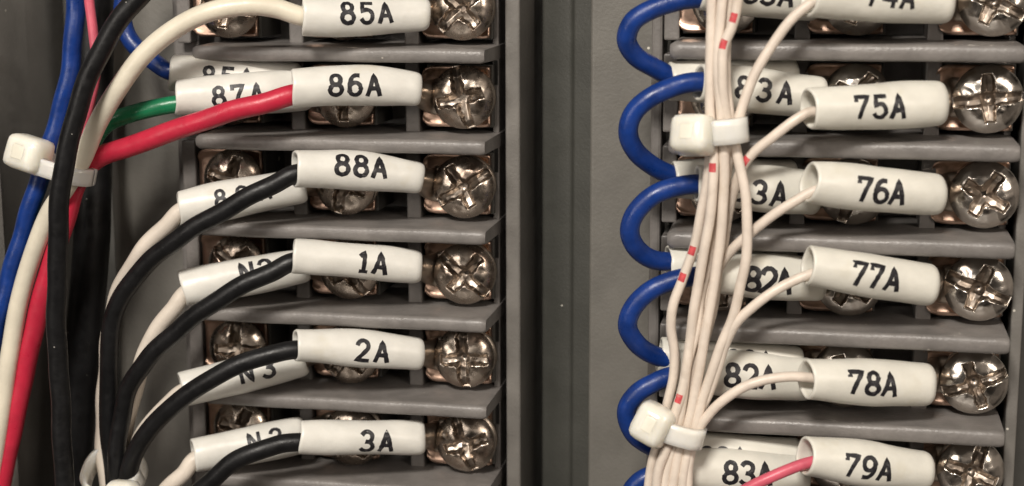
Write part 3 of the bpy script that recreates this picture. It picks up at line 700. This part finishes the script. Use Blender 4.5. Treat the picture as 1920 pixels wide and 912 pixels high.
thin('white wire bowing out right of the bundle below the upper tie', [(1372, -60, 6.8), (1366, 20, 6.8), (1360, 110, 6.8), (1366, 190, 6.8), (1374, 250, 7), (1386, 310, 7.2), (1398, 370, 7.4), (1402, 430, 7.4), (1398, 490, 7.4), (1388, 540, 7.2), (1371, 600, 7), (1350, 655, 7), (1330, 710, 6.8), (1312, 770, 6.8), (1295, 830, 6.8), (1282, 890, 6.8), (1276, 960, 6.8), (1270, 1030, 6.8)], 35)
thin('white wire from the sleeve 74A down to the upper cable tie', [low('74', .7, 0.2), low('74', .2, 0.3), (1530, 2, 6.6), (1490, 32, 7), (1448, 85, 7.2), (1414, 140, 7.4), (1392, 200, 7.4), (1378, 255, 7.2), (1362, 330, 6.0), (1350, 420, 5.6), (1336, 500, 5.6), (1318, 590, 5.8), (1300, 680, 6.0), (1280, 770, 6.2), (1262, 830, 6.4), (1246, 900, 6.4), (1236, 980, 6.4), (1232, 1030, 6.4)], 36, key='74', row=-1)
thin('white wire from the sleeve 75A down to the bundle', [low('75', .7, -0.3), low('75', .25, -0.6), (1525, 210, 6.2), (1490, 228, 6.6), (1450, 255, 6.8), (1412, 290, 6.6), (1384, 330, 6.0), (1366, 400, 5.6), (1352, 480, 5.4), (1340, 560, 5.4), (1322, 640, 5.6), (1300, 720, 5.8), (1284, 790, 6), (1268, 850, 6.2), (1258, 920, 6.2), (1250, 1030, 6.2)], 37, key='75', row=0, marks=[(1399, 302)])
thin('white wire from the sleeve 76A down to the bundle', [low('76', .7, -0.1), low('76', .25, -0.2), (1528, 358, 6.0), (1490, 378, 6.2), (1450, 403, 6.2), (1410, 434, 6.0), (1372, 470, 5.6), (1346, 510, 5.2), (1328, 570, 5.2), (1312, 650, 5.4), (1300, 720, 5.6), (1290, 785, 6.2), (1280, 850, 6.4), (1268, 920, 6.4), (1262, 1030, 6.4)], 38, key='76', row=1)
thin('white wire from the sleeve 77A down to the bundle', [low('77', .7, 0), low('77', .25, -0.1), (1527, 512, 6.0), (1490, 526, 6.4), (1450, 548, 6.8), (1412, 576, 7.0), (1382, 604, 7.0), (1360, 645, 6.8), (1346, 690, 6.6), (1328, 740, 6.4), (1308, 785, 6.4), (1292, 850, 6.4), (1284, 930, 6.4), (1280, 1030, 6.4)], 39, key='77', row=2)
thin('white wire from the sleeve 78A down to the lower cable tie', [low('78', .7, 0), low('78', .25, 0), (1522, 709, 6.0), (1480, 707, 6.6), (1435, 713, 7.0), (1390, 728, 7.2), (1350, 755, 7.2), (1326, 782, 7), (1305, 815, 6.8), (1292, 870, 6.6), (1288, 950, 6.6), (1286, 1030, 6.6)], 40, key='78', row=3)
o = wire('thin pink wire entering the sleeve 79A at the bottom', [low('79', .7, 0), low('79', .25, 0), (1520, 868, 6.0), (1480, 880, 6.6), (1440, 896, 7.0), (1400, 916, 7.2), (1360, 945, 7.2), (1320, 990, 7)], 0.55, m_pink, GT, seed=41); lug(o, '79', scr('R', 2, 4))

# ------------------------------------------------------------------ cable ties
def rbox(cen, axes, size, bev=0.35, taper=0.0, recess=None):
    """bevelled box in its own axes; optional square recess on the +third axis face"""
    import bmesh
    bm = bmesh.new(); a, b, c = [s/2 for s in size]
    vs_ = [bm.verts.new(v) for v in ((-a, -b, -c), (a, -b, -c), (a, b, -c), (-a, b, -c), (-a+taper, -b+taper, c), (a-taper, -b+taper, c), (a-taper, b-taper, c), (-a+taper, b-taper, c))]
    fs = [bm.faces.new([vs_[i] for i in f]) for f in ((3, 2, 1, 0), (4, 5, 6, 7), (0, 1, 5, 4), (1, 2, 6, 5), (2, 3, 7, 6), (3, 0, 4, 7))]
    top = fs[1]
    es = list(bm.edges)
    bmesh.ops.bevel(bm, geom=es, offset=bev, segments=3, affect='EDGES', profile=0.6)
    if recess:
        bm.faces.ensure_lookup_table()
        top = max(bm.faces, key=lambda f: f.calc_center_median().z+f.calc_area()*0.01)
        bmesh.ops.inset_region(bm, faces=[top], thickness=recess[0], depth=0)
        r2_ = bmesh.ops.inset_region(bm, faces=[top], thickness=0.12, depth=-recess[1])
    bm.verts.index_update(); E = np.array(axes)
    V = [np.array(cen)+np.array(v.co)@E for v in bm.verts]; F = [tuple(v.index for v in f.verts) for f in bm.faces]
    bm.free(); return V, F
def strap_mesh(cen, wdir, e1, e2, r1, r2, width, th=0.45, a0=0, a1=360, n=56, groove=True, sq=1.0):
    """band looped round a bundle: ellipse r1, r2 in the plane e1, e2, width along wdir"""
    V = []; F = []
    for k in range(n+1):
        a = math.radians(a0+(a1-a0)*k/n)
        ca, sa = math.cos(a), math.sin(a)
        ca = math.copysign(abs(ca)**sq, ca); sa = math.copysign(abs(sa)**sq, sa)
        d = e1*ca+e2*sa
        for w_, rr in ((-width/2, 0), (-width/2+0.12, th), (-width*0.2, th), (width*0.2, th), (width/2-0.12, th), (width/2, 0)):
            V.append(cen+e1*ca*(r1+rr)+e2*sa*(r2+rr)+wdir*w_)
    for k in range(n):
        for j in range(6):
            a = k*6+j; b = k*6+(j+1) % 6; F.append((a, b, b+6, a+6))
    F.append(tuple(range(6))[::-1]); F.append(tuple(range(n*6, n*6+6)))
    return V, F
def tie(label, head_px, head_h, head_size, head_rot, cen_px, cen_h, r1, r2, width, tilt, pitch=0.0, taper=0.35, face=(0.15, 0.1)):
    """head_rot: turn of the head in the panel plane (deg); tilt: direction of the strap plane (deg)"""
    hc = P(*head_px, head_h); cc = P(*cen_px, cen_h)
    t = thing('cable_tie', label, 'cable tie', hc, 'natural nylon cable ties')
    a = math.radians(head_rot)
    ex = np.array([math.cos(a), math.sin(a), 0]); ey = np.array([-math.sin(a), math.cos(a), 0]); ez = np.array([0, 0, 1.0])
    # lean the face
    c, s = math.cos(face[0]), math.sin(face[0]); ex, ez = ex*c-ez*s, ez*c+ex*s
    c, s = math.cos(face[1]), math.sin(face[1]); ey, ez = ey*c-ez*s, ez*c+ey*s
    V, F = rbox(hc, (ex, ey, ez), head_size, 1.05, taper, recess=(0.35, 0.10))
    h = obj('head', V, F, m_tie, t)
    V, F = rbox(hc+ez*(head_size[2]/2-0.10), (ex, ey, ez), (head_size[0]*0.30, head_size[1]*0.36, 0.24), 0.11)
    obj('pawl', V, F, m_pawl, h)
    b = math.radians(tilt)
    e1 = np.array([math.cos(b), math.sin(b), 0]); wd = np.array([-math.sin(b), math.cos(b), 0.0]); e2 = np.array([0, 0, 1.0])
    c, s = math.cos(pitch), math.sin(pitch); e2, wd = e2*c-wd*s, wd*c+e2*s
    V, F = strap_mesh(cc, wd, e1, e2, r1, r2, width, sq=0.8)
    obj('strap', V, F, m_tie, t)
    return t
tie('cable tie at the top of the white wire bundle', (1298, 252), 8.4, (4.2, 4.0, 3.2), 3, (1356, 246), 7.2, 1.85, 1.35, 2.4, 6, face=(-0.3, 0.3))
tie('cable tie at the bottom of the white wire bundle', (1222, 796), 8.0, (3.9, 4.3, 3.2), -24, (1273, 810), 6.8, 2.05, 1.3, 2.1, -14, face=(-0.2, 0.2))
tie('cable tie round the wires at the left edge', (52, 289), 6.2, (4.7, 4.0, 3.2), -12, (120, 318), 5.2, 2.85, 1.75, 1.9, -14, face=(-0.25, 0.2))
tie('cable tie round the black wires at the bottom left', (228, 925), 8.0, (3.6, 3.0, 2.8), 0, (214, 888), 3.9, 2.75, 2.7, 2.4, 2, pitch=0.62, face=(0, 0.3))

# the helper property is not part of the scene
for o in bpy.data.objects:
    for k in ('o_', '_n', '_e'):
        if k in o: del o[k]
